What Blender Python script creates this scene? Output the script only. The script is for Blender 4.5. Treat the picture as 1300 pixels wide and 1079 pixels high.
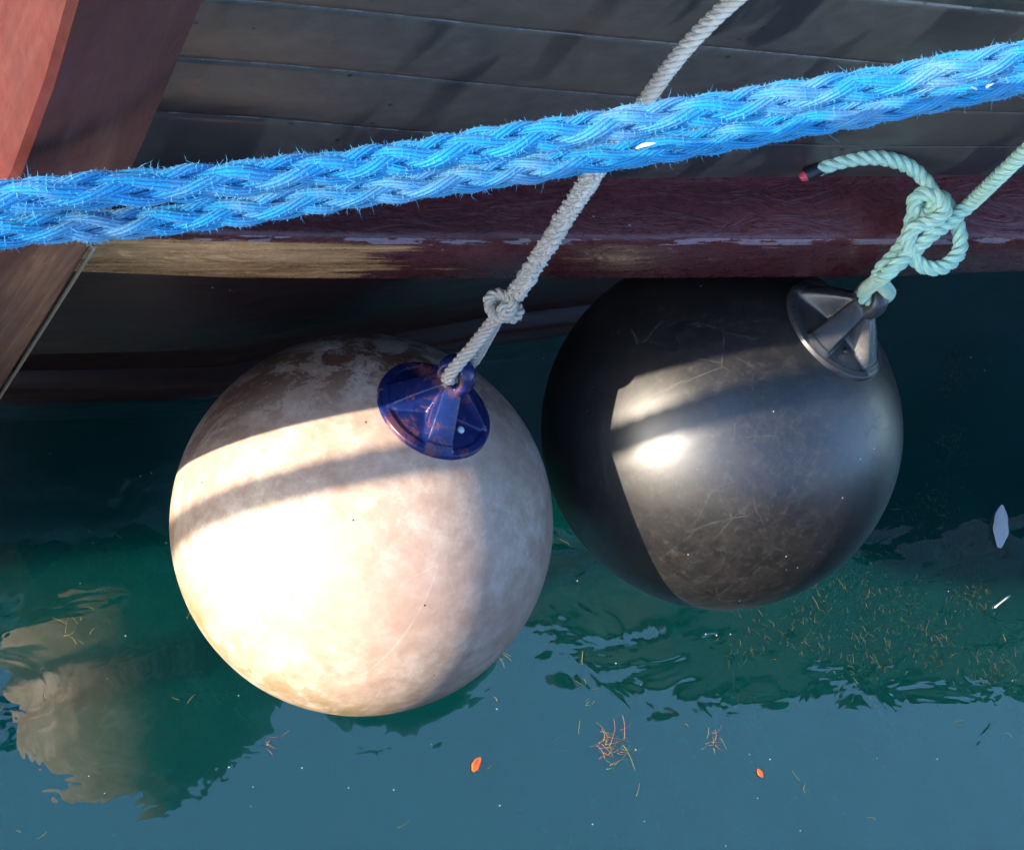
import bpy, math, random
import numpy as np
from mathutils import Matrix, Vector, noise as mnoise
rng = np.random.default_rng(7); random.seed(7)
S = bpy.context.scene
for o in list(bpy.data.objects): bpy.data.objects.remove(o)

# ------------------------------------------------------------------ camera
FPX, CX, CY = 2600.0, 650.0, 539.5
_n = np.array([-1165., -769., -2600.]); UP = -_n / np.linalg.norm(_n)
def cray(px, py): return np.array([px - CX, -(py - CY), -FPX]) / FPX
_m = np.cross(cray(180, 352), cray(1250, 346)); A_ = np.cross(_m, UP); A_ /= np.linalg.norm(A_)
if A_[0] < 0: A_ = -A_
M = np.array([A_, np.cross(UP, A_), UP])          # camera axes -> world axes
R = 0.28
Dw, Db = R * FPX / 242, R * FPX / 228
k_ = .28
h_ = k_ / (1 - k_) * Dw / 2 / UP[2]
H = -(UP @ (cray(460, 665) * Dw) - h_)            # camera height above the water
ORG = np.array([0, 0, H])
PW = M @ (cray(460, 665) * Dw) + ORG              # white fender centre
PB = M @ (cray(915, 545) * Db) + ORG              # black fender centre
def onY(px, py, Y):
    r = M @ cray(px, py); return ORG + r * (Y / r[1])
def onZ(px, py, z=0.0):
    r = M @ cray(px, py); return ORG + r * ((z - H) / r[2])
def atD(px, py, d): return ORG + M @ (cray(px, py) * d)

cam = bpy.data.cameras.new("camera"); camo = bpy.data.objects.new("camera", cam)
S.collection.objects.link(camo); S.camera = camo
cam.sensor_width = 36; cam.lens = 36 * FPX / 1300; cam.clip_start = .05; cam.clip_end = 5000
mw = Matrix([[*M[0], 0], [*M[1], 0], [*M[2], H], [0, 0, 0, 1]]); camo.matrix_world = mw

# ------------------------------------------------------------------ light
sd = Vector((-.955, -.085, .29)).normalized()
w = bpy.data.worlds.new("World"); S.world = w; w.use_nodes = True
nt = w.node_tree; sky = nt.nodes.new('ShaderNodeTexSky'); sky.sky_type = 'NISHITA'; sky.sun_disc = False
sky.sun_elevation = math.asin(sd.z); sky.sun_rotation = math.atan2(sd.x, sd.y); sky.altitude = 10; sky.ozone_density = 3.2
nt.links.new(sky.outputs[0], nt.nodes['Background'].inputs[0]); nt.nodes['Background'].inputs[1].default_value = .15
sl = bpy.data.lights.new("sun", 'SUN'); sl.energy = 2.7; sl.angle = math.radians(.5); sl.color = (1, .86, .68)
so = bpy.data.objects.new("sun", sl); S.collection.objects.link(so)
so.rotation_euler = sd.to_track_quat('Z', 'Y').to_euler()
S.view_settings.view_transform = 'Standard'; S.view_settings.look = 'None'
S.view_settings.exposure = 2.6; S.view_settings.gamma = 1
S.cycles.max_bounces = 6

# ------------------------------------------------------------------ helpers
def link(o, parent=None):
    S.collection.objects.link(o)
    if parent is not None: o.parent = parent
    return o
def tag(o, label=None, cat=None, group=None, kind=None):
    if label: o['label'] = label
    if cat: o['category'] = cat
    if group: o['group'] = group
    if kind: o['kind'] = kind
    return o
def thing(name, label, cat, loc=(0, 0, 0), rot=None, group=None):
    o = bpy.data.objects.new(name, None); link(o); o.empty_display_size = .05
    if rot is not None: o.rotation_mode = 'QUATERNION'; o.rotation_quaternion = rot
    o.location = loc; return tag(o, label, cat, group)
def mesh(name, V, F, mat, parent=None, smooth=True, uv=None, inv=None):
    """V world (or local if inv None & parent local) ; uv per vertex"""
    me = bpy.data.meshes.new(name); me.from_pydata([tuple(map(float, v)) for v in V], [], [tuple(map(int, f)) for f in F])
    if uv is not None:
        l = me.uv_layers.new(name='UVMap'); idx = np.empty(len(me.loops), int); me.loops.foreach_get('vertex_index', idx)
        l.data.foreach_set('uv', np.asarray(uv, float)[idx].ravel())
    if smooth: me.polygons.foreach_set('use_smooth', [True] * len(me.polygons))
    me.materials.append(mat); me.update()
    o = bpy.data.objects.new(name, me); link(o, parent); return o
def child_inv(o, parent):       # keep world placed geometry under a placed empty
    bpy.context.view_layer.update()
    o.parent = parent; o.matrix_parent_inverse = parent.matrix_basis.inverted()

def catmull(P, n):
    P = np.asarray(P, float); P = np.vstack([2 * P[0] - P[1], P, 2 * P[-1] - P[-2]])
    out = []
    for i in range(1, len(P) - 2):
        p0, p1, p2, p3 = P[i - 1:i + 3]
        t0 = 0; t1 = np.linalg.norm(p1 - p0) ** .5 + 1e-9; t2 = t1 + np.linalg.norm(p2 - p1) ** .5 + 1e-9; t3 = t2 + np.linalg.norm(p3 - p2) ** .5 + 1e-9
        for t in np.linspace(t1, t2, 30, endpoint=False):
            a1 = (t1 - t) / (t1 - t0) * p0 + (t - t0) / (t1 - t0) * p1
            a2 = (t2 - t) / (t2 - t1) * p1 + (t - t1) / (t2 - t1) * p2
            a3 = (t3 - t) / (t3 - t2) * p2 + (t - t2) / (t3 - t2) * p3
            b1 = (t2 - t) / (t2 - t0) * a1 + (t - t0) / (t2 - t0) * a2
            b2 = (t3 - t) / (t3 - t1) * a2 + (t - t1) / (t3 - t1) * a3
            out.append((t2 - t) / (t2 - t1) * b1 + (t - t1) / (t2 - t1) * b2)
    out.append(P[-2]); out = np.array(out)
    s = np.r_[0, np.cumsum(np.linalg.norm(np.diff(out, axis=0), axis=1))]
    q = np.linspace(0, s[-1], n)
    return np.c_[[np.interp(q, s, out[:, j]) for j in range(3)]].T, q
def frames(P):
    T = np.gradient(P, axis=0); T /= np.linalg.norm(T, axis=1)[:, None]
    N = np.zeros_like(P); n = np.cross(T[0], [.3, .2, 1.]); n /= np.linalg.norm(n)
    for i in range(len(P)):
        n = n - T[i] * (n @ T[i]); n /= np.linalg.norm(n); N[i] = n
    return T, N, np.cross(T, N)
class MB:
    def __init__(s): s.V = []; s.F = []; s.U = []; s.n = 0
    def add(s, V, F, U=None):
        V = np.asarray(V, float); s.V.append(V); s.F += [tuple(i + s.n for i in f) for f in F]
        s.U.append(np.zeros((len(V), 2)) if U is None else np.asarray(U, float)); s.n += len(V)
    def tube(s, P, Nn, Bb, ra, rb, seg=10, vscale=1., cap=True, s_=None):
        """P path, Nn/Bb cross-section axes, ra/rb radii arrays"""
        n = len(P); ra = np.broadcast_to(ra, n); rb = np.broadcast_to(rb, n)
        th = np.linspace(0, 2 * np.pi, seg + 1)
        V = (P[:, None] + np.cos(th)[None, :, None] * ra[:, None, None] * Nn[:, None] + np.sin(th)[None, :, None] * rb[:, None, None] * Bb[:, None])
        if s_ is None: s_ = np.r_[0, np.cumsum(np.linalg.norm(np.diff(P, axis=0), axis=1))]
        U = np.stack([np.broadcast_to(th / (2 * np.pi), (n, seg + 1)), np.broadcast_to((s_ * vscale)[:, None], (n, seg + 1))], -1)
        w_ = seg + 1
        F = [(i * w_ + j, i * w_ + j + 1, (i + 1) * w_ + j + 1, (i + 1) * w_ + j) for i in range(n - 1) for j in range(seg)]
        V = V.reshape(-1, 3); U = U.reshape(-1, 2)
        if cap: F += [tuple(range(seg - 1, -1, -1)), tuple((n - 1) * w_ + j for j in range(seg))]
        s.add(V, F, U)
    def build(s, name, mat, parent=None, smooth=True):
        return mesh(name, np.vstack(s.V), s.F, mat, parent, smooth, np.vstack(s.U))
def rope_twist(mb, P, sl_, r, pitch, lump=0., nstr=3, seg=8, seed=0, taper=None):
    T, N, B = frames(P); n = len(P)
    rr = r * (np.ones(n) if taper is None else taper)
    for k in range(nstr):
        th = 2 * np.pi * (sl_ / pitch + k / nstr)
        d = np.cos(th)[:, None] * N + np.sin(th)[:, None] * B
        q = P + d * (rr * .50)[:, None]
        ra = rr * .52
        if lump: ra = ra * (1 + lump * np.array([mnoise.noise(Vector((s_ * 130, k * 7.3, seed))) + .6 * mnoise.noise(Vector((s_ * 330, k * 7.3, seed))) for s_ in sl_]))
        Tq, _, _ = frames(q); Bq = np.cross(Tq, d); Bq /= np.linalg.norm(Bq, axis=1)[:, None]
        mb.tube(q, d, Bq, ra, ra * 1.08, seg, 1 / pitch, True, sl_)
def rope_braid(mb, P, sl_, r, pitch, seg=10):
    T, N, B = frames(P); om = 2 * np.pi * sl_ / pitch + np.array([.55 * mnoise.noise(Vector((s_ * 3.1, 4.4, r * 900))) + .2 * mnoise.noise(Vector((s_ * 9, 2.4, r * 900))) for s_ in sl_])
    for k in range(8):
        dr = 1 if k % 2 == 0 else -1; j = k // 2
        th = dr * om + j * np.pi / 2 + .14 * np.array([mnoise.noise(Vector((s_ * 14, k * 3.3, 8.7))) for s_ in sl_])
        wv = dr * np.cos(4 * om)
        d = np.cos(th)[:, None] * N + np.sin(th)[:, None] * B
        jit = np.array([mnoise.noise(Vector((s_ * 25, k * 5.1, 1.7))) for s_ in sl_])
        q = P + d * (r * (.60 + .135 * wv + .09 * jit))[:, None]
        Tq = np.gradient(q, axis=0); Tq /= np.linalg.norm(Tq, axis=1)[:, None]
        dd = d - Tq * np.sum(d * Tq, 1)[:, None]; dd /= np.linalg.norm(dd, axis=1)[:, None]
        Bq = np.cross(Tq, dd)
        mb.tube(q, dd, Bq, r * (.27 + .05 * jit), r * (.38 + .08 * jit), seg, 1 / .03, True, sl_)
def fuzz(V, C, count, lmin, lmax, th, lean=None, mb=None, flat=.5):
    """fine broken fibres standing off rope surface vertices V; C nearest rope centres"""
    mb = mb or MB(); idx = rng.integers(0, len(V), count)
    p = V[idx]; o = p - C[idx]; o /= np.linalg.norm(o, axis=1)[:, None] + 1e-9
    d = o * flat + rng.normal(0, .55, (count, 3)); d /= np.linalg.norm(d, axis=1)[:, None]
    L = rng.uniform(lmin, lmax, count) * rng.uniform(.4, 1, count)
    c = rng.normal(0, .5, (count, 3))
    q1 = p + d * (L * .5)[:, None]; d2 = d + c; d2 /= np.linalg.norm(d2, axis=1)[:, None]; q2 = q1 + d2 * (L * .5)[:, None]
    e1 = np.cross(d, [0, .3, 1.]); e1 /= np.linalg.norm(e1, axis=1)[:, None]; e2 = np.cross(d, e1)
    ring = lambda q, t: [q + e1 * t, q - e1 * t * .5 + e2 * t * .87, q - e1 * t * .5 - e2 * t * .87]
    a = np.stack(ring(p - d * .001, th) + ring(q1, th * .8) + [q2], 1)      # count,7,3
    F = []
    for i in range(count):
        b = i * 7
        for j in range(3):
            k = (j + 1) % 3
            F.append((b + j, b + k, b + 3 + k, b + 3 + j)); F.append((b + 3 + j, b + 3 + k, b + 6))
    mb.add(a.reshape(-1, 3), F); return mb

# ------------------------------------------------------------------ materials
class Mat:
    def __init__(s, name, rough=.5, base=(.5, .5, .5)):
        s.m = bpy.data.materials.new(name); s.m.use_nodes = True; s.t = s.m.node_tree; s.b = s.t.nodes['Principled BSDF']
        s.b.inputs['Roughness'].default_value = rough; s.b.inputs['Base Color'].default_value = (*base, 1)
    def n(s, t, **kw):
        x = s.t.nodes.new(t)
        for k, v in kw.items():
            if k in x.inputs: x.inputs[k].default_value = v
            else: setattr(x, k, v)
        return x
    def l(s, a, b): s.t.links.new(a, b)
    def co(s, kind='Object', scale=(1, 1, 1), rot=(0, 0, 0)):
        c = s.n('ShaderNodeTexCoord'); m = s.n('ShaderNodeMapping'); s.l(c.outputs[kind], m.inputs[0])
        m.inputs['Scale'].default_value = scale; m.inputs['Rotation'].default_value = rot; return m.outputs[0]
    def noise(s, vec, scale, detail=6, rough=.6, dist=0.):
        x = s.n('ShaderNodeTexNoise'); x.inputs['Scale'].default_value = scale; x.inputs['Detail'].default_value = detail
        x.inputs['Roughness'].default_value = rough; x.inputs['Distortion'].default_value = dist; s.l(vec, x.inputs['Vector']); return x.outputs['Fac']
    def ramp(s, fac, stops):
        x = s.n('ShaderNodeValToRGB'); e = x.color_ramp.elements
        while len(e) < len(stops): e.new(.5)
        for i, (p, c) in enumerate(stops):
            e[i].position = p; e[i].color = (*c, 1) if isinstance(c, tuple) else (c, c, c, 1)
        s.l(fac, x.inputs[0]); return x.outputs[0]
    def mix(s, fac, a, b, mode='MIX'):
        x = s.n('ShaderNodeMix', data_type='RGBA', blend_type=mode)
        for v, i in ((fac, 0), (a, 6), (b, 7)):
            if isinstance(v, tuple): x.inputs[i].default_value = (*v, 1)
            elif isinstance(v, (int, float)): x.inputs[i].default_value = v
            else: s.l(v, x.inputs[i])
        return x.outputs[2]
    def math(s, op, a, b=0., c=0.):
        x = s.n('ShaderNodeMath', operation=op)
        for i, v in enumerate((a, b, c)):
            if isinstance(v, (int, float)): x.inputs[i].default_value = v
            else: s.l(v, x.inputs[i])
        return x.outputs[0]
    def bump(s, h, dist, strength=1., prev=None):
        x = s.n('ShaderNodeBump'); x.inputs['Strength'].default_value = strength; x.inputs['Distance'].default_value = dist
        s.l(h, x.inputs['Height'])
        if prev is not None: s.l(prev, x.inputs['Normal'])
        s.l(x.outputs[0], s.b.inputs['Normal']); return x.outputs[0]
    def col(s, c): s.l(c, s.b.inputs['Base Color'])
    def rgh(s, c): s.l(c, s.b.inputs['Roughness'])

def scratches(m, vec, scale, thr=.012, rot=0.):
    """thin curved scratch lines: narrow level sets of a stretched noise"""
    mp = m.n('ShaderNodeMapping'); m.l(vec, mp.inputs[0]); mp.inputs['Rotation'].default_value = (rot, rot * 1.7, rot * .6); mp.inputs['Scale'].default_value = (1, 1, .13)
    v = m.n('ShaderNodeTexVoronoi', feature='DISTANCE_TO_EDGE'); v.inputs['Scale'].default_value = scale; m.l(mp.outputs[0], v.inputs['Vector'])
    g = m.math('LESS_THAN', v.outputs['Distance'], thr)
    return m.math('MULTIPLY', g, m.ramp(m.noise(mp.outputs[0], scale * 1.1, 3, .6), [(.50, 0.), (.68, 1.)]))

def mat_white():
    m = Mat('weathered_white_vinyl', .5); c = m.co()
    big = m.noise(c, 3.2, 6, .62, .2); fine = m.noise(c, 30, 9, .75, .15)
    st = m.noise(m.co(scale=(1, 1, .35), rot=(.5, .3, 0)), 20, 10, .78, .5)
    base = m.ramp(fine, [(.36, (.30, .22, .155)), (.5, (.43, .345, .265)), (.64, (.56, .49, .42))])
    pink = m.mix(m.ramp(big, [(.35, .1), (.6, .75)]), base, (.33, .215, .17))
    # brown algae and rust grime, strongest on the crown's hull side and near the bottom
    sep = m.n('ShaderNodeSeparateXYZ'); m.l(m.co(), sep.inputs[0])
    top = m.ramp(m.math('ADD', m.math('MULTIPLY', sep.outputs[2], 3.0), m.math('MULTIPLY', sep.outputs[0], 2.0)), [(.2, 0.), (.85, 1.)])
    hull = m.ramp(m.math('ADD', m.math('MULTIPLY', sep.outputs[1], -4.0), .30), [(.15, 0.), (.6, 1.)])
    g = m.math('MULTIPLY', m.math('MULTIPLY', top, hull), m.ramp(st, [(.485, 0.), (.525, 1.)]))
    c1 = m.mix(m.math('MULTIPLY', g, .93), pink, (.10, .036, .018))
    g1 = m.math('MULTIPLY', hull, m.ramp(fine, [(.42, .0), (.60, .35)]))
    c1 = m.mix(g1, c1, (.17, .115, .085))
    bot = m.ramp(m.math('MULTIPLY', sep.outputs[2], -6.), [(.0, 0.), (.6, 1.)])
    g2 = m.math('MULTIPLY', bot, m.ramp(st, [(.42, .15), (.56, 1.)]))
    pale = m.math('MULTIPLY', hull, m.ramp(m.noise(m.co(scale=(1, 1, .4), rot=(.9, .2, .4)), 11, 9, .8, .4), [(.52, 0.), (.60, .8)]))
    c1 = m.mix(pale, c1, (.62, .58, .52))
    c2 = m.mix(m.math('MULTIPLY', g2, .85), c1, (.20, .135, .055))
    spk = m.n('ShaderNodeTexVoronoi'); spk.inputs['Scale'].default_value = 34; m.l(c, spk.inputs['Vector'])
    dot = m.math('MULTIPLY', m.math('LESS_THAN', spk.outputs['Distance'], .055), m.math('GREATER_THAN', m.noise(c, 9, 1), .55))
    c3 = m.mix(dot, c2, (.05, .03, .02))
    sc = m.math('MAXIMUM', scratches(m, c, 6, .005), scratches(m, c, 10, .005, 1.1))
    c4 = m.mix(m.math('MULTIPLY', sc, .10), c3, (.85, .82, .78))
    m.col(c4); m.rgh(m.ramp(fine, [(.3, .42), (.7, .62)]))
    b = m.bump(fine, .0012, .5); m.bump(m.noise(m.co(scale=(1, 1, 3)), 13, 4, .6, .7), .003, .35, b)
    return m.m
def mat_black():
    m = Mat('scuffed_black_vinyl', .3); c = m.co()
    fine = m.noise(c, 30, 9, .75, .5); big = m.noise(c, 7, 6, .65, .6)
    base = m.mix(m.ramp(fine, [(.42, 0.), (.7, 1.)]), (.005, .005, .006), (.018, .016, .014))
    base = m.mix(m.ramp(big, [(.45, 0.), (.75, .6)]), base, (.014, .012, .010))
    s1 = m.math('MAXIMUM', scratches(m, c, 11, .006, .4), m.math('MAXIMUM', scratches(m, c, 16, .007, 1.3), scratches(m, c, 13, .006, 2.2)))
    s1 = m.math('MAXIMUM', s1, scratches(m, c, 22, .010, 2.9))
    base = m.mix(m.math('MULTIPLY', m.ramp(m.noise(c, 70, 8, .8), [(.52, 0.), (.68, 1.)]), .45), base, (.055, .050, .044))
    base = m.mix(m.math('MULTIPLY', s1, .16), base, (.075, .07, .062))
    spk = m.n('ShaderNodeTexVoronoi'); spk.inputs['Scale'].default_value = 42; m.l(c, spk.inputs['Vector'])
    dot = m.math('MULTIPLY', m.math('LESS_THAN', spk.outputs['Distance'], .05), m.math('GREATER_THAN', m.noise(c, 13, 1), .54))
    base = m.mix(dot, base, m.mix(m.math('GREATER_THAN', m.noise(c, 60, 0), .55), (.45, .43, .4), (.35, .08, .05)))
    m.col(base); m.rgh(m.math('ADD', m.ramp(big, [(.3, .34), (.7, .44)]), m.math('MULTIPLY', s1, .2)))
    m.bump(fine, .0006, .35); m.b.inputs['IOR'].default_value = 1.8
    return m.m
def mat_plastic(name, col, rough, wear=None, amt=.5):
    m = Mat(name, rough, col); c = m.co(); f = m.noise(c, 26, 8, .7, .6); f2 = m.noise(c, 90, 4, .6)
    cc = m.mix(m.ramp(f2, [(.45, 0.), (.75, .25)]), col, tuple(min(1, x * 1.8 + .02) for x in col))
    if wear: cc = m.mix(m.math('MULTIPLY', m.ramp(f, [(.50, 0.), (.60, 1.)]), amt), cc, wear)  # wear tint also carries the reflection painted on the blue cap
    m.col(cc); m.rgh(m.ramp(f, [(.3, rough * .8), (.7, rough * 1.5)])); m.bump(f2, .0005, .3); return m.m
def mat_rope(name, c0, c1, dirt=None, lines=5, twist=3, bump=.0008, damt=.5, rough=.55):
    m = Mat(name, rough); u = m.co('UV'); sep = m.n('ShaderNodeSeparateXYZ'); m.l(u, sep.inputs[0])
    o = m.co(); f = m.noise(o, 60, 6, .7); fb = m.noise(o, 9, 4, .6)
    ph = m.math('ADD', m.math('MULTIPLY', sep.outputs[0], float(lines)), m.math('MULTIPLY', sep.outputs[1], float(twist)))
    wv = m.math('ABSOLUTE', m.math('SINE', m.math('ADD', m.math('MULTIPLY', ph, math.pi), m.math('MULTIPLY', f, 1.6))))
    c = m.mix(m.ramp(wv, [(0., 0.), (.45, 1.)]), c0, c1)
    c = m.mix(m.ramp(f, [(.35, .35), (.65, 0.)]), c, c0)
    if dirt: c = m.mix(m.math('MULTIPLY', m.ramp(fb, [(.48, 0.), (.66, 1.)]), damt), c, dirt)
    m.col(c); b = m.bump(wv, bump, 1.); m.bump(m.noise(o, 500, 3, .7), bump * .8, .7, b)
    m.b.inputs['Sheen Weight'].default_value = .05; m.b.inputs['Specular IOR Level'].default_value = .25
    return m.m
def mat_paint(name, col, wear, wear_thr=(.62, .70), rough=.3, stretch=(1, 6, 6), hi=None):
    m = Mat(name, rough); c = m.co(); cs = m.co(scale=stretch)
    f = m.noise(cs, 5, 8, .68, .5); g = m.noise(c, 55, 6, .7); big = m.noise(c, 3, 4, .5)
    cc = m.mix(m.ramp(g, [(.35, 0.), (.7, 1.)]), col, tuple(x * 1.45 + .004 for x in col))
    cc = m.mix(m.ramp(big, [(.4, 0.), (.7, .6)]), cc, hi or tuple(x * .6 for x in col))
    cc = m.mix(m.ramp(f, [(wear_thr[0], 0.), (wear_thr[1], 1.)]), cc, wear)
    spk = m.n('ShaderNodeTexVoronoi'); spk.inputs['Scale'].default_value = 38; m.l(c, spk.inputs['Vector'])
    dot = m.math('MULTIPLY', m.math('LESS_THAN', spk.outputs['Distance'], .06), m.math('GREATER_THAN', m.noise(c, 8, 1), .58))
    cc = m.mix(dot, cc, (.35, .32, .29))
    m.col(cc); m.rgh(m.ramp(f, [(.3, rough * .8), (.7, rough * 1.6)]))
    b = m.bump(m.noise(cs, 3, 5, .6, .4), .004, .35); m.bump(g, .0008, .3, b); m.b.inputs['Specular IOR Level'].default_value = .3; return m.m
def mat_simple(name, a, b, scale=20, rough=.6, bump=.001):
    m = Mat(name, rough); c = m.co(); f = m.noise(c, scale, 6, .65)
    m.col(m.mix(f, a, b)); m.bump(f, bump, .5); return m.m
def mat_hull():
    m = Mat('dark_hull_planking', .42); c = m.co()
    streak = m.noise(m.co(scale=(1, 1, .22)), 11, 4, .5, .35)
    fine = m.noise(c, 40, 7, .7); big = m.noise(c, 2.2, 4, .5)
    base = m.mix(m.ramp(fine, [(.3, 0.), (.7, 1.)]), (.050, .040, .033), (.092, .074, .062))
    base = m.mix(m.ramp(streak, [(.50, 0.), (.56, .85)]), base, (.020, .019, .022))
    base = m.mix(m.ramp(big, [(.45, 0.), (.65, .55)]), base, (.085, .060, .042))
    # caulked seams (UV v counts planks) with chipped pale edges
    u = m.co('UV'); sep = m.n('ShaderNodeSeparateXYZ'); m.l(u, sep.inputs[0])
    fr = m.math('FRACT', sep.outputs[1]); d = m.math('MINIMUM', fr, m.math('SUBTRACT', 1., fr))
    chip = m.math('MULTIPLY', m.math('LESS_THAN', d, m.math('MULTIPLY', m.noise(m.co(scale=(1, 3, 3)), 30, 5, .8), .05)), m.math('GREATER_THAN', m.noise(m.co(scale=(1, .1, .1)), 22, 5, .7), .50))
    base = m.mix(m.math('MULTIPLY', chip, .6), base, (.20, .17, .15))
    spk = m.n('ShaderNodeTexVoronoi'); spk.inputs['Scale'].default_value = 26; m.l(c, spk.inputs['Vector'])
    dot = m.math('MULTIPLY', m.math('LESS_THAN', spk.outputs['Distance'], .08), m.math('GREATER_THAN', m.noise(c, 5, 1), .55))
    base = m.mix(dot, base, (.008, .008, .009))
    m.col(base); m.rgh(m.math('ADD', m.ramp(streak, [(.5, .48), (.62, .30)]), 0.))
    b = m.bump(fine, .0008, .5); m.bump(m.noise(m.co(scale=(.5, 1, 2)), 6, 3), .006, .35, b); return m.m
def mat_strake():
    m = Mat('purple_brown_strake_paint', .25); c = m.co(); cs = m.co(scale=(1, 5, 5))
    g = m.noise(c, 45, 7, .7); big = m.noise(cs, 4, 5, .6)
    cc = m.mix(m.ramp(g, [(.35, 0.), (.7, 1.)]), (.075, .014, .016), (.125, .028, .030))
    cc = m.mix(m.ramp(big, [(.4, 0.), (.7, .7)]), cc, (.045, .011, .013))
    # paint worn off to bare wood on the lower face at the stem end
    sep = m.n('ShaderNodeSeparateXYZ'); m.l(m.co('UV'), sep.inputs[0])
    low = m.math('GREATER_THAN', sep.outputs[1], 2.04)
    along = m.ramp(sep.outputs[0], [(.0, 1.), (.85, 1.), (1., 0.)])
    gr = m.noise(m.co(scale=(1, 9, 9)), 6, 9, .75, .4)
    wear = m.math('MULTIPLY', low, m.math('GREATER_THAN', m.math('ADD', m.math('MULTIPLY', along, .28), gr), .62))
    wood = m.ramp(m.noise(m.co(scale=(1, 14, 14)), 7, 8, .7, .3), [(.3, (.09, .045, .012)), (.5, (.40, .195, .07)), (.65, (.60, .34, .15))])
    cc = m.mix(wear, cc, wood)
    edge = m.math('MULTIPLY', m.math('LESS_THAN', m.math('ABSOLUTE', m.math('SUBTRACT', sep.outputs[1], 2.)), .035), m.math('GREATER_THAN', m.noise(cs, 9, 5, .7), .52))
    cc = m.mix(m.math('MULTIPLY', edge, .6), cc, (.30, .24, .27))
    spk = m.n('ShaderNodeTexVoronoi'); spk.inputs['Scale'].default_value = 38; m.l(c, spk.inputs['Vector'])
    dot = m.math('MULTIPLY', m.math('LESS_THAN', spk.outputs['Distance'], .07), m.math('GREATER_THAN', m.noise(c, 8, 1), .56))
    cc = m.mix(dot, cc, (.30, .24, .22)); m.col(cc)
    m.rgh(m.ramp(g, [(.3, .18), (.7, .38)]))
    b = m.bump(m.noise(m.co(scale=(1, 2.5, 2.5)), 11, 5, .6, 1.8), .006, .6); m.bump(g, .0008, .4, b); return m.m
def mat_water():
    m = Mat('harbour_water', .03); t = m.t; t.nodes.remove(m.b)
    c = m.co(); out = t.nodes['Material Output']
    n1 = m.noise(m.co(scale=(1, 1.6, 1), rot=(0, 0, .5)), 1.6, 3, .5, .3); n2 = m.noise(m.co(scale=(1, 1.4, 1), rot=(0, 0, -.4)), 7, 3, .5, .6)
    b1 = m.n('ShaderNodeBump', Strength=1., Distance=.012); m.l(n1, b1.inputs['Height'])
    b2 = m.n('ShaderNodeBump', Strength=1., Distance=.0022); m.l(n2, b2.inputs['Height']); m.l(b1.outputs[0], b2.inputs['Normal'])
    dif = m.n('ShaderNodeBsdfPrincipled'); m.l(m.mix(m.noise(c, 2.5, 4, .6), (.001, .088, .088), (.002, .130, .122)), dif.inputs['Base Color'])
    dif.inputs['Roughness'].default_value = 1; dif.inputs['Specular IOR Level'].default_value = 0; dif.inputs['Subsurface Weight'].default_value = 1
    dif.inputs['Subsurface Radius'].default_value = (.5, 1, 1); dif.inputs['Subsurface Scale'].default_value = .9
    tr = m.n('ShaderNodeBsdfTransparent'); tr.inputs[0].default_value = (.50, .80, .76, 1)
    body = m.n('ShaderNodeMixShader'); body.inputs[0].default_value = .6; m.l(dif.outputs[0], body.inputs[1]); m.l(tr.outputs[0], body.inputs[2])
    gl = m.n('ShaderNodeBsdfGlossy', Roughness=.02); m.l(b2.outputs[0], gl.inputs['Normal'])
    fr = m.n('ShaderNodeFresnel', IOR=2.1); m.l(b2.outputs[0], fr.inputs['Normal'])
    mx = m.n('ShaderNodeMixShader'); m.l(fr.outputs[0], mx.inputs[0]); m.l(body.outputs[0], mx.inputs[1]); m.l(gl.outputs[0], mx.inputs[2])
    m.l(mx.outputs[0], out.inputs[0]); return m.m

M_white, M_black = mat_white(), mat_black()
M_bluecap = mat_plastic('blue_moulded_plastic', (.005, .014, .085), .22, (.17, .055, .03), .5)  # brown patches: reflection of the red brown stem, painted into the colour
M_blkcap = mat_plastic('black_moulded_plastic', (.035, .035, .037), .28, (.12, .11, .10), .3)
M_steel = mat_simple('pale_valve_plastic', (.55, .62, .66), (.7, .75, .78), 80, .35)
M_blue = mat_rope('blue_polypropylene_rope', (.0008, .065, .18), (.003, .195, .43), (.16, .24, .30), 9, 1, .0009, .45)
M_bluef = mat_simple('blue_rope_fibre', (.004, .19, .44), (.09, .36, .58), 60, .5)
M_beige = mat_rope('weathered_beige_rope', (.30, .25, .19), (.62, .55, .46), (.34, .27, .20), 3, 3, .0008, .4, .8)
M_beigef = mat_simple('beige_rope_fibre', (.45, .38, .30), (.72, .66, .58), 60, .8)
M_green = mat_rope('pale_green_rope', (.30, .50, .36), (.55, .74, .54), (.25, .55, .44), 3, 3, .0007, .5, .55)
M_greenf = mat_simple('green_rope_fibre', (.5, .7, .58), (.75, .85, .75), 60, .6)
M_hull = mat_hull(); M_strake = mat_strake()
M_stem = mat_paint('red_brown_stem_paint', (.056, .009, .006), (.085, .028, .018), (.66, .80), .44, (7, 7, .8), (.026, .009, .008))
M_low = mat_paint('dark_bottom_paint', (.022, .008, .008), (.05, .03, .03), (.66, .74), .35)
M_deck = mat_simple('weathered_deck_wood', (.22, .16, .10), (.32, .25, .17), 9, .7)
M_tape = mat_simple('black_tape', (.01, .01, .012), (.02, .02, .025), 80, .3)
M_red = mat_simple('melted_red_rope_end', (.5, .03, .05), (.7, .08, .1), 80, .4)
M_edge = mat_simple('pale_lit_edge', (.20, .13, .07), (.36, .26, .15), 40, .7)  # pale colour stands in for light catching the stem corner

# ------------------------------------------------------------------ setting
def plane(name, z, size, mat, x0=None):
    s_ = size; return mesh(name, [(-s_, -s_, z), (s_, -s_, z), (s_, s_, z), (-s_, s_, z)], [(0, 1, 2, 3)], mat, None, False)
tag(plane('water', 0, 1500, mat_water()), kind='structure')
tag(plane('seabed', -1.6, 1500, mat_simple('dark_silt', (.004, .020, .018), (.012, .045, .035), 3, .9)), kind='structure')

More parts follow.
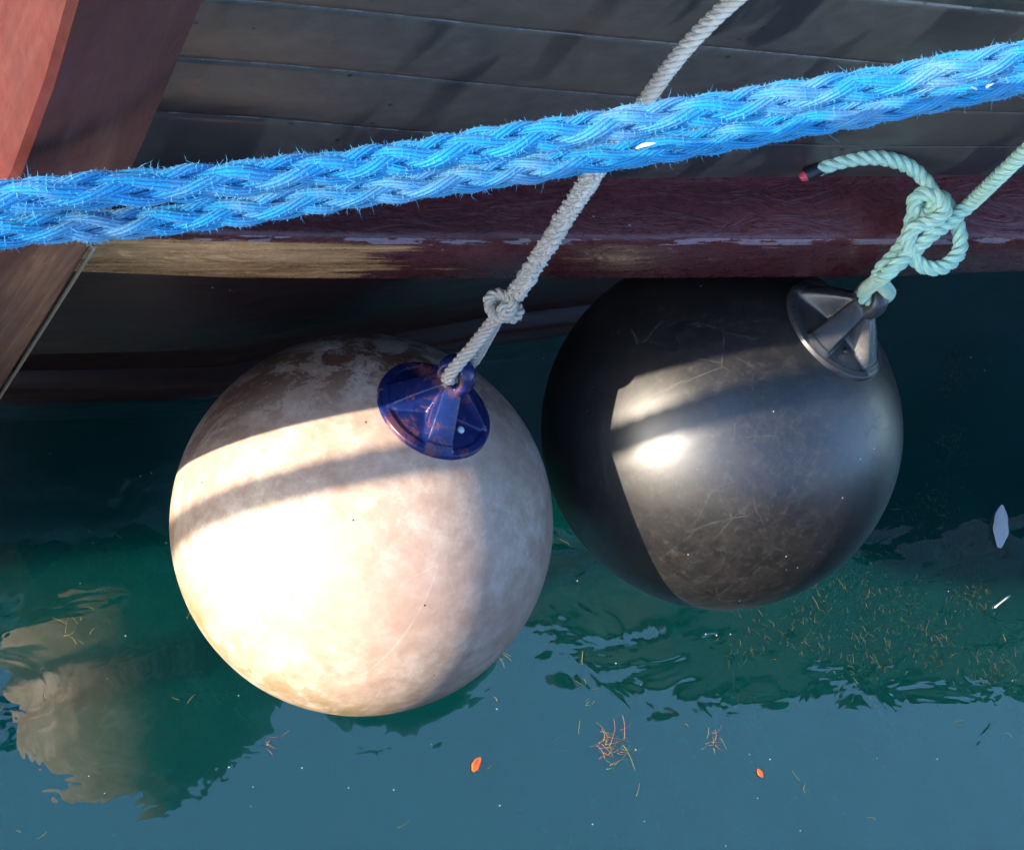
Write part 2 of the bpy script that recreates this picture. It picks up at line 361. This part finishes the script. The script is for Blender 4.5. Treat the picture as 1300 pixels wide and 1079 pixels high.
# ------------------------------------------------------------------ boat
boat = thing('wooden_boat', 'dark planked wooden boat hull with purple brown rubbing strake and red brown stem post', 'boat', (0.3, 1.0, 0))
def rowpx(Y, pts):     # a pixel curve carried onto the vertical plane Y -> function Z(X)
    Q = np.array([onY(px, py, Y) for px, py in pts]); xs, zs = Q[:, 0], Q[:, 2]
    def fz(X):
        z = np.interp(X, xs, zs)
        s0 = (zs[1] - zs[0]) / (xs[1] - xs[0]); s1 = (zs[-1] - zs[-2]) / (xs[-1] - xs[-2])
        z = np.where(X < xs[0], zs[0] + s0 * (X - xs[0]), z); return np.where(X > xs[-1], zs[-1] + np.clip(s1, -.05, .02) * (X - xs[-1]), z)
    return fz
XS = np.r_[np.linspace(.36, 2.4, 120), np.linspace(2.45, 9, 60)]
YH = .90; YS = .80
gz = 2.05 + 0 * XS
gy = np.interp(XS, [.3, 1.3, 2.3, 3.0, 3.4, 4.2, 6, 9], [.90, .88, .85, .62, .53, .45, .5, .9])
seams = [[(204, 142), (335, 150), (521, 167), (800, 180), (1142, 186), (1300, 186)],
         [(238, 73), (354, 81), (496, 94), (596, 104), (813, 123), (1050, 136), (1300, 141)],
         [(250, -6), (361, 2), (496, 15), (658, 33), (867, 52), (1117, 75), (1300, 88)],
         [(250, -95), (600, -60), (900, -30), (1259, 2), (1300, 6)]]
T_px = [(100, 226), (700, 227), (1300, 222)]
zT = rowpx(YH, T_px)(XS)
rows = [(zT - .03, 0.), ] ; rows = []
levels = [zT] + [rowpx(YH, s_)(XS) for s_ in seams]
def topY(z): # hull leans out to the gunwale
    t = np.clip((z - 1.35) / (gz - 1.35), 0, 1.0); return YH + (gy - YH) * t ** 1.3
V = []; U = []; nr = 0
def addrow(y, z, v):
    global nr
    for i in range(len(XS)): V.append((XS[i], y[i], z[i])); U.append((XS[i], v))
    nr += 1
addrow(topY(zT) + 0 * zT, zT - .06, -.3)
for li in range(len(levels)):
    z0 = levels[li]; z1 = levels[li + 1] if li + 1 < len(levels) else gz
    z1 = np.maximum(z1, z0 + .03)
    if li: # seam groove: upper plank stands 2 mm proud
        addrow(topY(z0) + .006, z0 - .0015 + 0 * z0, li - .001); addrow(topY(z0) + .006, z0 + .0015, li + .001)
    for t, b in ((.02, -.001), (.10, -.003), (.3, -.005), (.5, -.006), (.7, -.004), (.9, 0.), (.98, .0012)):
        zz = z0 + (z1 - z0) * t; addrow(topY(zz) + b, zz, li + t)
n_ = len(XS); F = [(r * n_ + i, r * n_ + i + 1, (r + 1) * n_ + i + 1, (r + 1) * n_ + i) for r in range(nr - 1) for i in range(n_ - 1)]
def bpart(name, V, F, mat, uv=None, smooth=True):
    o = mesh(name, V, F, mat, None, smooth, uv); child_inv(o, boat); return o
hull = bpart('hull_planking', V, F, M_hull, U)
# rubbing strake: top face, front edge, lower face, underside
def loft(rowsYZ, vs, xs=XS):
    V = []; U = []
    for (y, z), v in zip(rowsYZ, vs):
        y = np.broadcast_to(y, len(xs)); 
        for i in range(len(xs)): V.append((xs[i], y[i], z[i])); U.append((xs[i], v))
    n = len(xs); F = [(r * n + i, r * n + i + 1, (r + 1) * n + i + 1, (r + 1) * n + i) for r in range(len(rowsYZ) - 1) for i in range(n - 1)]
    return V, F, U
zE = rowpx(YS, [(100, 300), (450, 308), (900, 309), (1300, 308)])(XS)
zBt = rowpx(YS + .01, [(122, 344), (300, 351), (450, 352), (850, 351), (1150, 349), (1208, 345), (1300, 343)])(XS)
wob = np.array([mnoise.noise(Vector((x * 9, 0, 3))) * .003 for x in XS])
Yt = topY(zT) - .004
rws = [(Yt + .03, zT + .0), (Yt, zT + .002), (Yt - .01, zT), (YS + .012 + wob, zE + .008), (YS + .004 + wob, zE + .003), (YS + wob, zE - .006), (YS + .004, zBt + .012), (YS + .01, zBt), (YS + .10, zBt - .01)]
V, F, U = loft(rws, [0, .9, 1, 1.9, 1.97, 2.03, 2.9, 3, 3.5])
bpart('rubbing_strake', V, F, M_strake, U)
# bottom of the hull, tucked in under the strake and down to the waterline
wl = [(-200, 517), (0, 514), (260, 507), (450, 470), (600, 442), (742, 424), (1130, 340), (1300, 320)]
Qw = np.array([onZ(*p) for p in wl]); Yw = np.interp(XS, Qw[:, 0], Qw[:, 1]); Yw = np.where(XS > Qw[-1, 0], Qw[-1, 1] + 0 * XS, Yw)
Ym = .86 + .16 * (XS - 1.05); Ym = np.clip(Ym, .82, 1.2)
zm = .66 + 0 * XS
rws = [(YS + .09, zBt + .02), (np.maximum(YS + .075, (YS + .08) * .5 + Ym * .5), zBt * .6 + zm * .4), (Ym + .012, zm), ((Ym + Yw) / 2 + .03, .42 + 0 * XS), (Yw + .03, .2 + 0 * XS), (Yw + .03, .0 * XS + .09)]
V, F, U = loft(rws, range(6)); bpart('bottom_planking', V, F, M_low, U)
rws = [(Yw + .05, .105 + 0 * XS), (Yw + .002, .10 + 0 * XS), (Yw - .004, .09 + 0 * XS), (Yw, .0 * XS + .0), (Yw + .04, -.3 + 0 * XS)]
V, F, U = loft(rws, range(5)); bpart('waterline_band', V, F, M_low, U)
# cap rail and deck
rws = [(gy + .06, gz - .03), (gy - .035, gz - .03), (gy - .04, gz + .02), (gy - .02, gz + .035), (gy + .14, gz + .035), (gy + .14, gz - .2)]
V, F, U = loft(rws, range(6)); bpart('cap_rail', V, F, M_stem, U)
V, F, U = loft([(gy + .13, gz - .2), (4.2, gz - .2), (4.3, gz - 2.3)], range(3)); bpart('deck', V, F, M_deck, U)
# stem post
Rr = [(330, -170, .69), (262, 0, .67), (215, 112, .655), (172, 212, .635), (146, 262, .637), (118, 312, .67), (62, 402, .69), (0, 500, .70), (-90, 640, .71), (-250, 900, .69)]
Lr = [(140, -170, .63), (93, 0, .61), (62, 110, .595), (20, 225, .58), (-5, 275, .58), (-30, 322, .584), (-90, 420, .59), (-160, 525, .60), (-250, 660, .61), (-390, 900, .63)]
V = []; F = []
def lin(a, n=6):
    a = np.array(a, float); t = np.linspace(0, len(a) - 1, (len(a) - 1) * n + 1); return np.c_[[np.interp(t, range(len(a)), a[:, j]) for j in range(a.shape[1])]].T
Rp = np.array([onY(*p) for p in lin(Rr)]); Lp = np.array([onY(*p) for p in lin(Lr)])
nP = len(Rp)
ring = []
for i in range(nP):
    r_, l_ = Rp[i], Lp[i]; d = r_ - l_; nv = np.array([0, 1, 0.])
    ring.append([r_ + nv * .45, r_ + nv * .012, r_ + nv * .002 - d * .02, l_ * .75 + r_ * .25 - nv * .004, l_ * .5 + r_ * .5 - nv * .006, l_ * .75 + r_ * .25 * 0 + r_ * .25 - nv * .004, l_ + d * .04, l_ + nv * .007 - d * .02, l_ + nv * .03 - d * .07, l_ + nv * .45 - d * .35])
    ring[-1][3] = l_ * .25 + r_ * .75 - nv * .004
V = np.array(ring).reshape(-1, 3); m_ = 10
F = [(i * m_ + j, i * m_ + (j + 1) % m_, (i + 1) * m_ + (j + 1) % m_, (i + 1) * m_ + j) for i in range(nP - 1) for j in range(m_)]
F += [tuple(range(m_)), tuple((nP - 1) * m_ + j for j in reversed(range(m_)))]
st = bpart('stem_post', V, F, M_stem, None, False)
# light along the stem's after corner, modelled as a thin pale strip
e = MB(); q = Rp[30:50] + np.array([.0015, -.001, 0]); T, N, B = frames(q)
e.tube(q, N, B, .0022, .0022, 6); o = e.build('lit_edge', M_edge); child_inv(o, boat)

# ------------------------------------------------------------------ fenders
def axis_world(dx, dy):
    c = np.array([dx, dy, math.sqrt(1 - dx * dx - dy * dy)]); v = M @ c; return Vector(v)
def basis(z, xhint):
    z = z.normalized(); x = (xhint - z * xhint.dot(z)).normalized(); y = z.cross(x)
    return Matrix((x, y, z)).transposed()
def fender(name, label, centre, ax, xh, mbody, mcap, capname, rib_turn, hole_turn, disc=.086):
    rot = basis(ax, xh)
    t = thing(name, label, 'boat fender', centre, rot.to_quaternion(), 'round fenders hanging against the hull')
    V = []; F = []; nu, nv = 160, 110
    for j in range(nv + 1):
        ph = math.pi * j / nv; c = math.cos(ph); s_ = math.sin(ph)
        r = R * (1 + .012 * max(0, c) ** 6 - .010 * math.exp(-((ph - .55) / .25) ** 2))
        for i in range(nu):
            a = 2 * math.pi * i / nu; d = 1 + .0035 * mnoise.noise(Vector((math.cos(a) * s_ * 1.5, math.sin(a) * s_ * 1.5, c * 1.5)))
            V.append((r * d * s_ * math.cos(a), r * d * s_ * math.sin(a), r * d * c))
    for j in range(nv):
        for i in range(nu): F.append((j * nu + i, (j + 1) * nu + i, (j + 1) * nu + (i + 1) % nu, j * nu + (i + 1) % nu))
    mesh('body', V, F, mbody, t)
    # moulded rope-eye cap: disc, four tapering ribs, tower with a pierced eye
    b = MB(); nr_, na = 60, 192; base = lambda r: math.sqrt(max(0, (R + .004) ** 2 - r * r))
    V = []; F = []; hz = .056
    sm = lambda x: max(0., min(1., x)) ** 2 * (3 - 2 * max(0., min(1., x)))
    for j in range(nr_ + 1):
        r = disc * j / nr_
        for i in range(na):
            a = 2 * math.pi * i / na
            z = base(r)
            if r > disc * .97: z -= (r - disc * .97) / (disc * .03) * .010
            elif r > disc * .84: z += .003
            k4 = 1e9
            for q in range(4):
                da = (a - rib_turn - q * math.pi / 2 + math.pi) % (2 * math.pi) - math.pi
                if abs(da) < math.pi / 2: k4 = min(k4, abs(r * math.sin(da)))
            if r < .004: k4 = 0
            wr = .012 + .008 * (r / disc)
            rib = sm((wr + .004 - k4) / .005)
            slope = hz * (1 - max(0, r - .016) / (disc * .93 - .016)) if r < disc * .93 else 0
            tower = hz * sm((.026 - r) / .007)
            scoop = -.004 * sm((disc * .8 - r) / .01) * (1 - rib)
            z += max(rib * slope, tower, scoop if rib < .5 else 0)
            V.append((r * math.cos(a), r * math.sin(a), z))
    for j in range(nr_):
        for i in range(na): F.append((j * na + i, (j + 1) * na + i, (j + 1) * na + (i + 1) % na, j * na + (i + 1) % na))
    V.append((0, 0, R - .03)); last = nr_ * na; F += [(last + (i + 1) % na, last + i, len(V) - 1) for i in range(na)]
    V = np.array(V)
    b.add(V, F)
    # eye ring on the tower
    cz = R + hz + .012; P = []
    for i in range(49):
        a = 2 * math.pi * i / 48; P.append((math.cos(a) * math.cos(hole_turn) * .0195, math.cos(a) * math.sin(hole_turn) * .0195, cz + math.sin(a) * .0195))
    P = np.array(P); ctr = np.array([0, 0, cz]); nn = (P - ctr) / .0195; ax2 = np.array([-math.sin(hole_turn), math.cos(hole_turn), 0.])
    b.tube(P, nn, np.tile(ax2, (49, 1)), .0095, .0150, 14, cap=False)
    o = b.build('rope_eye_cap', mcap, t)
    md = o.modifiers.new('fuse', 'REMESH'); md.mode = 'VOXEL'; md.voxel_size = .0013; md.use_smooth_shade = True
    md2 = o.modifiers.new('soften', 'SMOOTH'); md2.iterations = 4; md2.factor = .5
    # inflation valve in a pocket between two ribs
    va = rib_turn + math.pi / 4 + VALVE[name == 'white_fender']; vr = .047
    c = Vector((vr * math.cos(va), vr * math.sin(va), math.sqrt(R * R - vr * vr)))
    bb = MB(); P = np.array([c * .99, c * 1.012, c * 1.022, c * 1.026]); nz = np.array(c.normalized()); x = np.cross(nz, [0, 1, .1]); x /= np.linalg.norm(x); y = np.cross(nz, x)
    bb.tube(P, np.tile(x, (4, 1)), np.tile(y, (4, 1)), np.array([.0055, .0055, .005, .003]), np.array([.0055, .0055, .005, .003]), 16)
    bb.build('valve', M_steel if name == 'white_fender' else M_tape, t)
    eye = Vector(centre) + rot @ Vector((0, 0, cz))
    return t, eye, rot
VALVE = {True: math.pi / 2, False: 0}
imgdir = lambda dx, dy: Vector(M @ np.array([dx, dy, 0.]))
axw = axis_world(.415, .612); axb = axis_world(.56, .545)
# local X of each cap follows the picture direction given
fw, eyeW, rotW = fender('white_fender', 'grimy white ball fender with blue rope cap, sunlit, hung on a beige rope', PW, axw, imgdir(-1, -.1), M_white, M_bluecap, 'cap', math.radians(0), math.radians(135))
fb, eyeB, rotB = fender('black_fender', 'scuffed black ball fender with black rope cap, hung on a pale green rope', PB, axb, imgdir(-.75, -.65), M_black, M_blkcap, 'cap', math.radians(0), math.radians(60), .091)

# ------------------------------------------------------------------ blue mooring ropes
def pr(px, py, Y): return onY(px, py, Y)
def blue(name, label, pts, r, count, seed):
    t = thing(name, label, 'mooring rope', tuple(pts[0]), group='blue plaited mooring ropes')
    L = np.sum(np.linalg.norm(np.diff(np.array(pts), axis=0), axis=1)); P, s_ = catmull(pts, int(L / .0052))
    mb = MB(); rope_braid(mb, P, s_, r, r * 19, 14)
    V = np.vstack(mb.V); o = mb.build('plaited_strands', M_blue); child_inv(o, t)
    # only fibres where the rope is near the photographer's view
    vis = (V[:, 0] > -.1) & (V[:, 0] < 2.1); Vv = V[vis]
    ci = np.array([np.argmin(np.abs(P[:, 0] - x)) for x in Vv[::1, 0]]) if len(Vv) < 400000 else None
    f = fuzz(Vv, P[ci], count, .0015, .0055, .00018); f = fuzz(Vv, P[ci], count // 40, .008, .018, .00020, mb=f, flat=.9)
    o = f.build('loose_fibres', M_bluef); child_inv(o, t); o['kind'] = 'stuff'
    return t
up = [(0, 254), (200, 237), (450, 210), (650, 179), (850, 148), (1100, 109), (1300, 74)]
lo = [(0, 296), (200, 281), (450, 246), (650, 218), (850, 187), (1100, 142), (1300, 103)]
Yu = lambda x: .545 + .10 * x / 1300
Pu = [pr(x, y, Yu(x)) for x, y in up]; Pl = [pr(x, y, Yu(x) + .022) for x, y in lo]
endL = [np.array([-6.0, -.75, 2.0]), np.array([-4., -.05, 1.35]), np.array([-2.4, .26, 1.50]), np.array([-1.0, .40, 1.72])]
Pu = endL + Pu + [np.array([1.9, .74, 2.16]), np.array([2.5, .86, 2.12]), np.array([2.9, 1.3, 1.95])]
Pl = [p + np.array([0, .022, -.04]) for p in endL] + Pl + [np.array([1.98, .78, 2.13]), np.array([2.6, .90, 2.12]), np.array([3.0, 1.3, 1.93])]
blue('blue_rope', 'upper of two bright blue plaited ropes crossing in front of the hull', Pu, .0152, 60000, 1)
tu = blue('blue_rope', 'lower of two bright blue plaited ropes, tucked behind and beneath the other', Pl, .0141, 52000, 2)

for pts_ in (((806, 192), (815, 188), (831, 185)), ((1228, 115), (1240, 117), (1256, 110))):
    q_ = [onY(x, y, Yu(x) + .022) + M[:, 2] * .017 for x, y in pts_]
    P, s_ = catmull(q_, 12); T, N, B = frames(P); mb = MB(); r_ = .0022 * np.sin(np.linspace(.3, 2.9, 12)); mb.tube(P, N, B, r_, r_ * .6, 7)
    o = mb.build('pale_worn_thread', M_beigef); child_inv(o, tu)

# ------------------------------------------------------------------ beige rope
eW = np.array(eyeW); zc = np.array(axw); hx = np.array(rotW @ Vector((-math.sin(math.radians(135)), math.cos(math.radians(135)), 0)))
# hx: eye axis direction; choose the side facing the camera
if hx @ (ORG - eW) < 0: hx = -hx
knotW = onY(641, 392, .745); topW = onY(932, 0, .845)
rB = .0093
loop = [knotW + np.array([0, .004, -.004]), knotW * .5 + eW * .5 - hx * .012, eW - hx * .026 + zc * .012, eW - hx * .012 - zc * .001, eW + hx * .012 - zc * .001, eW + hx * .026 + zc * .012, knotW * .5 + eW * .5 + hx * .016, knotW + hx * .006]
tb = thing('beige_rope', 'weathered beige rope tied with an overhand knot to the white fender', 'rope', tuple(eW))
def ropething(pts, r, pitch, lump, mat, fmat, parent, nf, lmin, lmax, name='twisted_strands', seed=0, taper=None, dens=.0022, th=.00022):
    pts = np.array(pts); L = np.sum(np.linalg.norm(np.diff(pts, axis=0), axis=1)); P, s_ = catmull(pts, int(L / dens))
    mb = MB(); rope_twist(mb, P, s_, r, pitch, lump, seed=seed, taper=taper); V = np.vstack(mb.V)
    o = mb.build(name, mat); child_inv(o, parent)
    if nf:
        sub = V[rng.integers(0, len(V), 8000)]; ci = np.array([np.argmin(((P - v) ** 2).sum(1)) for v in sub])
        f = fuzz(sub, P[ci], nf, lmin, lmax, th); o = f.build('loose_fibres', fmat); child_inv(o, parent); o['kind'] = 'stuff'
ropething(loop, rB, .03, .12, M_beige, M_beigef, tb, 300, .002, .005, 'eye_loop', 1)
# screen-plane basis for drawing knots in true depth
ex, ey, ez = M[:, 0], M[:, 1], M[:, 2]
def K(c, x, y, z, s=1.): return c + (ex * x + ey * y + ez * z) * s
pxm = (ORG - knotW) @ ez / FPX
k1 = [(-6, -16, -8), (-22, 2, 0), (-26, 16, 8), (-12, 26, 10), (6, 18, 14), (12, 0, 16), (0, -16, 14), (-16, -14, 12), (-24, 6, 6), (-8, 18, -8), (14, 10, -10), (22, -8, 0), (8, -18, 6), (-4, -4, 16), (8, 12, 12), (16, 26, 2)]
kn = [K(knotW, x * .78, y * .70, z, pxm) for x, y, z in k1]
ropething(kn, rB * .86, .026, .16, M_beige, M_beigef, tb, 300, .002, .006, 'overhand_knot', 2, dens=.0012)
mids = [onY(660, 365, .75), onY(690, 320, .76), onY(722, 268, .772), onY(760, 212, .785), onY(815, 135, .805), onY(868, 64, .825)]
ropething([K(knotW, 14, 20, -2, pxm)] + mids[:4], rB * 1.15, .027, .95, M_beige, M_beigef, tb, 2600, .001, .004, 'crusted_standing_part', 3, dens=.0012)
cr = np.array([K(knotW, 14, 20, -2, pxm)] + mids[:4]); Pc, sc = catmull(cr, 400); Tc, Nc, Bc = frames(Pc)
th_ = rng.uniform(0, 6.28, 400); Vc = Pc + (np.cos(th_)[:, None] * Nc + np.sin(th_)[:, None] * Bc) * rB * 1.0
fz = fuzz(Vc, Pc, 1300, .003, .007, .0024, flat=1.4); o = fz.build('crust', M_beigef); child_inv(o, tb); o['kind'] = 'stuff'
ropething([mids[3] - (mids[4] - mids[3]) * .05] + mids[3:] + [topW, np.array([topW[0] + .03, .85, 2.10]), np.array([topW[0] + .05, 1.0, 2.12]), np.array([topW[0] + .05, 1.2, 2.0])], rB * 1.02, .034, .14, M_beige, M_beigef, tb, 1500, .002, .008, 'upper_standing_part', 4)

# ------------------------------------------------------------------ green rope
eB = np.array(eyeB); zb = np.array(axb); ht = math.radians(60)
hb_ = np.array(rotB @ Vector((-math.sin(ht), math.cos(ht), 0)))
if hb_ @ (ORG - eB) < 0: hb_ = -hb_
tg = thing('green_rope', 'pale green three strand rope knotted to the black fender with its taped tail curling left', 'rope', tuple(eB))
YG = .76; rG = .0108
g = lambda px, py, dz=0.: onY(px, py, YG) + ez * dz
c0 = atD(1180, 280, 2.80); pg = 2.80 / FPX
pt = lambda px, py, z=0.: K(c0, px - 1180, -(py - 280), z, pg)
# one continuous bowline-like run: standing part -> knot -> eye loop -> knot -> tail
_q = onY(1600, -120, .845); run = [_q + [0, .35, -.1], _q + [0, .15, .03], _q, atD(1540, -60, 2.10), atD(1420, 82, 2.36), atD(1300, 194, 2.62), atD(1262, 230, 2.70), pt(1228, 262, 4), pt(1203, 283, 8), pt(1179, 300, 16), pt(1156, 321, 18), pt(1126, 346, 18)]
run += [eB + hb_ * .024 + zb * .012, eB + hb_ * .012, eB - hb_ * .012, eB - hb_ * .024 + zb * .012]
run += [pt(1118, 344, -4), pt(1138, 322, 0), pt(1152, 298, 8), pt(1158, 275, 8), pt(1180, 258, -8), pt(1200, 250, -14)]
run += [pt(1207, 262, -10), pt(1219, 292, -6), pt(1217, 320, 2), pt(1192, 341, 10), pt(1165, 337, 14), pt(1149, 312, 22), pt(1156, 292, 26), pt(1176, 285, 28), pt(1193, 272, 28), pt(1187, 254, 26), pt(1164, 250, 22), pt(1156, 262, 16), pt(1166, 276, 10), pt(1180, 270, 12), pt(1178, 244, 20), pt(1162, 222, 16), pt(1135, 210, 30), pt(1100, 206, 42), pt(1065, 210, 44), pt(1034, 219, 40)]
ropething(run, rG, .046, .05, M_green, M_greenf, tg, 900, .002, .006, 'knotted_strands', 5, dens=.0015)
P, s_ = catmull([pt(1038, 218, 40), pt(1026, 223, 40), pt(1017, 228, 40)], 14); T, N, B = frames(P); mb = MB()
mb.tube(P, N, B, rG * .88, rG * .88, 14); o = mb.build('taped_end', M_tape); child_inv(o, tg)
P, s_ = catmull([pt(1018, 227.5, 40), pt(1013, 230, 40), pt(1010, 232, 40)], 10); T, N, B = frames(P); mb = MB()
rr = rG * np.linspace(.80, .45, 10); mb.tube(P, N, B, rr, rr * .8, 12); o = mb.build('melted_tip', M_red); child_inv(o, tg)

# ------------------------------------------------------------------ floating leaves, weed and scraps
def leaf(px, py, L, wd, ang, mat, label, name='fallen_leaf', cat='leaf', group='orange leaves floating on the water'):
    c = onZ(px, py, .004); V = []; F = []; nx = 30
    for i in range(nx + 1):
        t = i / nx; ww = wd * math.sin(math.pi * min(1, t * .93 + .05)) ** .8 * (1 + .07 * math.sin(i * .5 + L * 90))
        for j in (-1, -.5, 0, .5, 1): V.append((L * (t - .5), j * ww * .5, wd * .04 * j * j + .0006 * math.sin(t * 5) + .001))
    for i in range(nx):
        for j in range(4): F.append((i * 5 + j, (i + 1) * 5 + j, (i + 1) * 5 + j + 1, i * 5 + j + 1))
    o = mesh(name, V, F, mat); o.location = c; o.rotation_euler = (0, 0, ang)
    sm_ = o.modifiers.new('t', 'SOLIDIFY'); sm_.thickness = .0008
    return tag(o, label, cat, group)
M_leaf = mat_simple('orange_leaf', (.50, .07, .015), (.60, .17, .05), 60, .5)
leaf(605, 970, .030, .017, .9, M_leaf, 'orange leaf floating below the white fender, the larger one')
leaf(965, 981, .018, .012, 2.0, M_leaf, 'small orange leaf floating near the bottom edge right of centre')
M_weedy = mat_simple('yellow_green_weed', (.12, .14, .02), (.24, .20, .05), 30, .6)
M_weedr = mat_simple('red_brown_weed', (.30, .07, .03), (.40, .16, .07), 30, .6)
M_weedd = mat_simple('olive_weed', (.07, .07, .015), (.22, .17, .05), 30, .6)
def blade(mb, p, ang, L, w_, curl, z0):
    n = 7; q = np.zeros((n, 3)); a = ang; q[0] = p
    for i in range(1, n):
        a += curl / n + rng.normal(0, .10); q[i] = q[i - 1] + np.array([math.cos(a), math.sin(a), 0]) * L / (n - 1)
    q[:, 2] = z0 + .0015 * np.sin(np.linspace(0, 5, n)) ; T, N, B = frames(q)
    mb.tube(q, np.tile([0, 0, 1.], (n, 1)), np.cross(T, [0, 0, 1.]), w_ * .4, w_ * np.linspace(1, .3, n), 5)
def tuft(px, py, size, nb, mats, z, label, spread=1., group='seaweed tufts drifting in the water'):
    c = onZ(px, py, z); t = thing('seaweed_tuft', label, 'seaweed', tuple(c), group=group)
    for mi, mt in enumerate(mats):
        mb = MB()
        for i in range(nb // len(mats)):
            p = c + np.append(rng.normal(0, size * .38 * spread, 2), 0)
            blade(mb, p, rng.normal(px, .75), size * rng.uniform(.3, 1.), rng.uniform(.0003, .0007), rng.normal(0, .7), z + rng.uniform(-.004, .003))
        o = mb.build('fronds', mt); child_inv(o, t)
TU = [(773, 950, .060, 34, (M_weedy, M_weedr), .004, 'yellow and red grassy tuft floating at the bottom centre', .7),
      (905, 940, .030, 10, (M_weedy, M_weedr), .004, 'small yellow sprig floating right of the grassy tuft', 1),
      (935, 890, .07, 34, (M_weedr,), -.10, 'faint red feathery weed under the surface below the black fender', 1.3),
      (1130, 905, .07, 22, (M_weedr,), -.12, 'faint reddish weed under the surface at the lower right', 1.6),
      (1270, 885, .06, 22, (M_weedr, M_weedd), -.04, 'red brown weed at the right edge near the bottom', 1.3),
      (1215, 475, .05, 26, (M_weedd, M_weedy), -.03, 'olive weed clump right of the black fender, the highest one', 1.0),
      (1200, 600, .04, 14, (M_weedd,), -.04, 'small olive weed clump beside the right rim of the black fender', 1.2),
      (1210, 690, .06, 30, (M_weedd, M_weedr), -.03, 'olive and red weed left of the white scrap', 1.2),
      (1060, 745, .07, 44, (M_weedd, M_weedr), -.02, 'tangled olive and red weed below the right side of the black fender', 1.2),
      (1150, 790, .07, 40, (M_weedd, M_weedr), -.02, 'tangled weed between the black fender and the white twig', 1.3),
      (1110, 850, .05, 24, (M_weedd, M_weedr), -.02, 'weed on the edge of the sky reflection at lower right', 1.3),
      (1265, 830, .05, 22, (M_weedd, M_weedy), -.02, 'yellowish weed under the white twig at the right', 1.0),
      (150, 700, .06, 30, (M_weedd, M_weedy), -.02, 'olive weed in the dark water left of the white fender', 1.2),
      (270, 885, .05, 24, (M_weedd, M_weedr), -.02, 'brown weed in the dark water at the lower left of the white fender', 1.0),
      (90, 800, .03, 10, (M_weedy, M_weedd), .003, 'small yellow green sprig near the left edge', 1.5),
      (650, 835, .03, 10, (M_weedy,), .003, 'few yellow stalks close to the right underside of the white fender', 1.4),
      (745, 880, .03, 7, (M_weedy,), .003, 'thin yellow stalks above the grassy tuft', 1.2),
      (355, 935, .03, 5, (M_weedr,), .003, 'thin reddish twigs floating below left of the white fender', 1.5)]
for a in TU: tuft(*a)
M_weeds = mat_simple('drifting_olive_weed', (.018, .022, .008), (.065, .052, .020), 14, .6)
CL = [(1215, 475, 18), (1205, 560, 14), (1185, 640, 18), (1060, 745, 26), (1130, 770, 30), (1205, 705, 26), (1100, 830, 26), (1190, 820, 22), (1265, 845, 20), (1020, 800, 22), (950, 800, 24), (1240, 760, 16), (1150, 700, 60), (1100, 800, 70)]
def scatter(name, n, box, mats, z, lr, label, cat):
    mb = MB()
    for i in range(n):
        px = rng.uniform(box[0], box[2]); py = rng.uniform(box[1], box[3])
        if name == 'drifting_weed':      # fragments gather in clumps
            q_ = CL[rng.integers(0, len(CL))]; px, py = q_[0] + rng.normal(0, q_[2]), q_[1] + rng.normal(0, q_[2] * .8)
        p = onZ(px, py, z)
        blade(mb, p, rng.uniform(0, 6.28), rng.uniform(*lr), rng.uniform(.0004, .0010), rng.normal(0, .8), z + rng.uniform(-.002, .002))
    o = mb.build(name, mats); tag(o, label, cat, kind='stuff')
scatter('plant_debris', 55, (-200, 620, 1500, 1150), M_weedd, .003, (.006, .03), 'thin brown stalks scattered over the water', 'debris')
scatter('drifting_weed', 750, (1000, 440, 1420, 850), M_weeds, .001, (.002, .020), 'olive weed fragments drifting in the dark water beside the black fender', 'seaweed')
scatter('plant_debris', 90, (600, 780, 1500, 1150), M_weedr, -.012, (.006, .03), 'fine red threads scattered over the blue part of the water', 'debris')
mb = MB()
for i in range(130):
    p = onZ(rng.uniform(-200, 1500), rng.uniform(420, 1150), .002); r = rng.uniform(.0006, .0016)
    q = np.array([p + [0, 0, -r * .3], p + [0, 0, r * .2], p + [0, 0, r * .7]]); mb.tube(q, np.tile([1., 0, 0], (3, 1)), np.tile([0, 1., 0], (3, 1)), np.array([r, r, r * .4]), np.array([r, r, r * .4]), 7)
tag(mb.build('foam_specks', mat_simple('pale_speck', (.2, .22, .2), (.4, .42, .4), 50, .4)), 'tiny pale specks and bubbles on the water', 'debris', kind='stuff')
M_pale = mat_simple('white_scrap', (.40, .46, .50), (.60, .66, .70), 30, .4)
leaf(1270, 668, .095, .038, 1.25, M_pale, 'white oval plastic scrap floating right of the black fender', 'plastic_scrap', 'scrap', None)
mb = MB(); a = onZ(1263, 771, .004); b = onZ(1282, 756, .004); P = np.linspace(a, b, 5); T, N, B = frames(P); mb.tube(P, N, B, .0018, .0022, 6)
tag(mb.build('twig', M_pale), 'short white twig floating near the right edge', 'twig')

# ------------------------------------------------------------------ quay behind the photographer (seen in the fenders' shine)
M_stone = mat_simple('quay_stone', (.16, .14, .12), (.26, .23, .19), 4, .85, .01)
def box(name, x0, x1, y0, y1, z0, z1, mat, parent=None):
    V = [(x, y, z) for x in (x0, x1) for y in (y0, y1) for z in (z0, z1)]
    F = [(0, 1, 3, 2), (4, 6, 7, 5), (0, 4, 5, 1), (2, 3, 7, 6), (0, 2, 6, 4), (1, 5, 7, 3)]
    o = mesh(name, V, F, mat, None, False)
    if parent: child_inv(o, parent)
    return o
tag(box('quay', -30, 30, -12, -.62, -1.7, 1.85, M_stone), kind='structure')
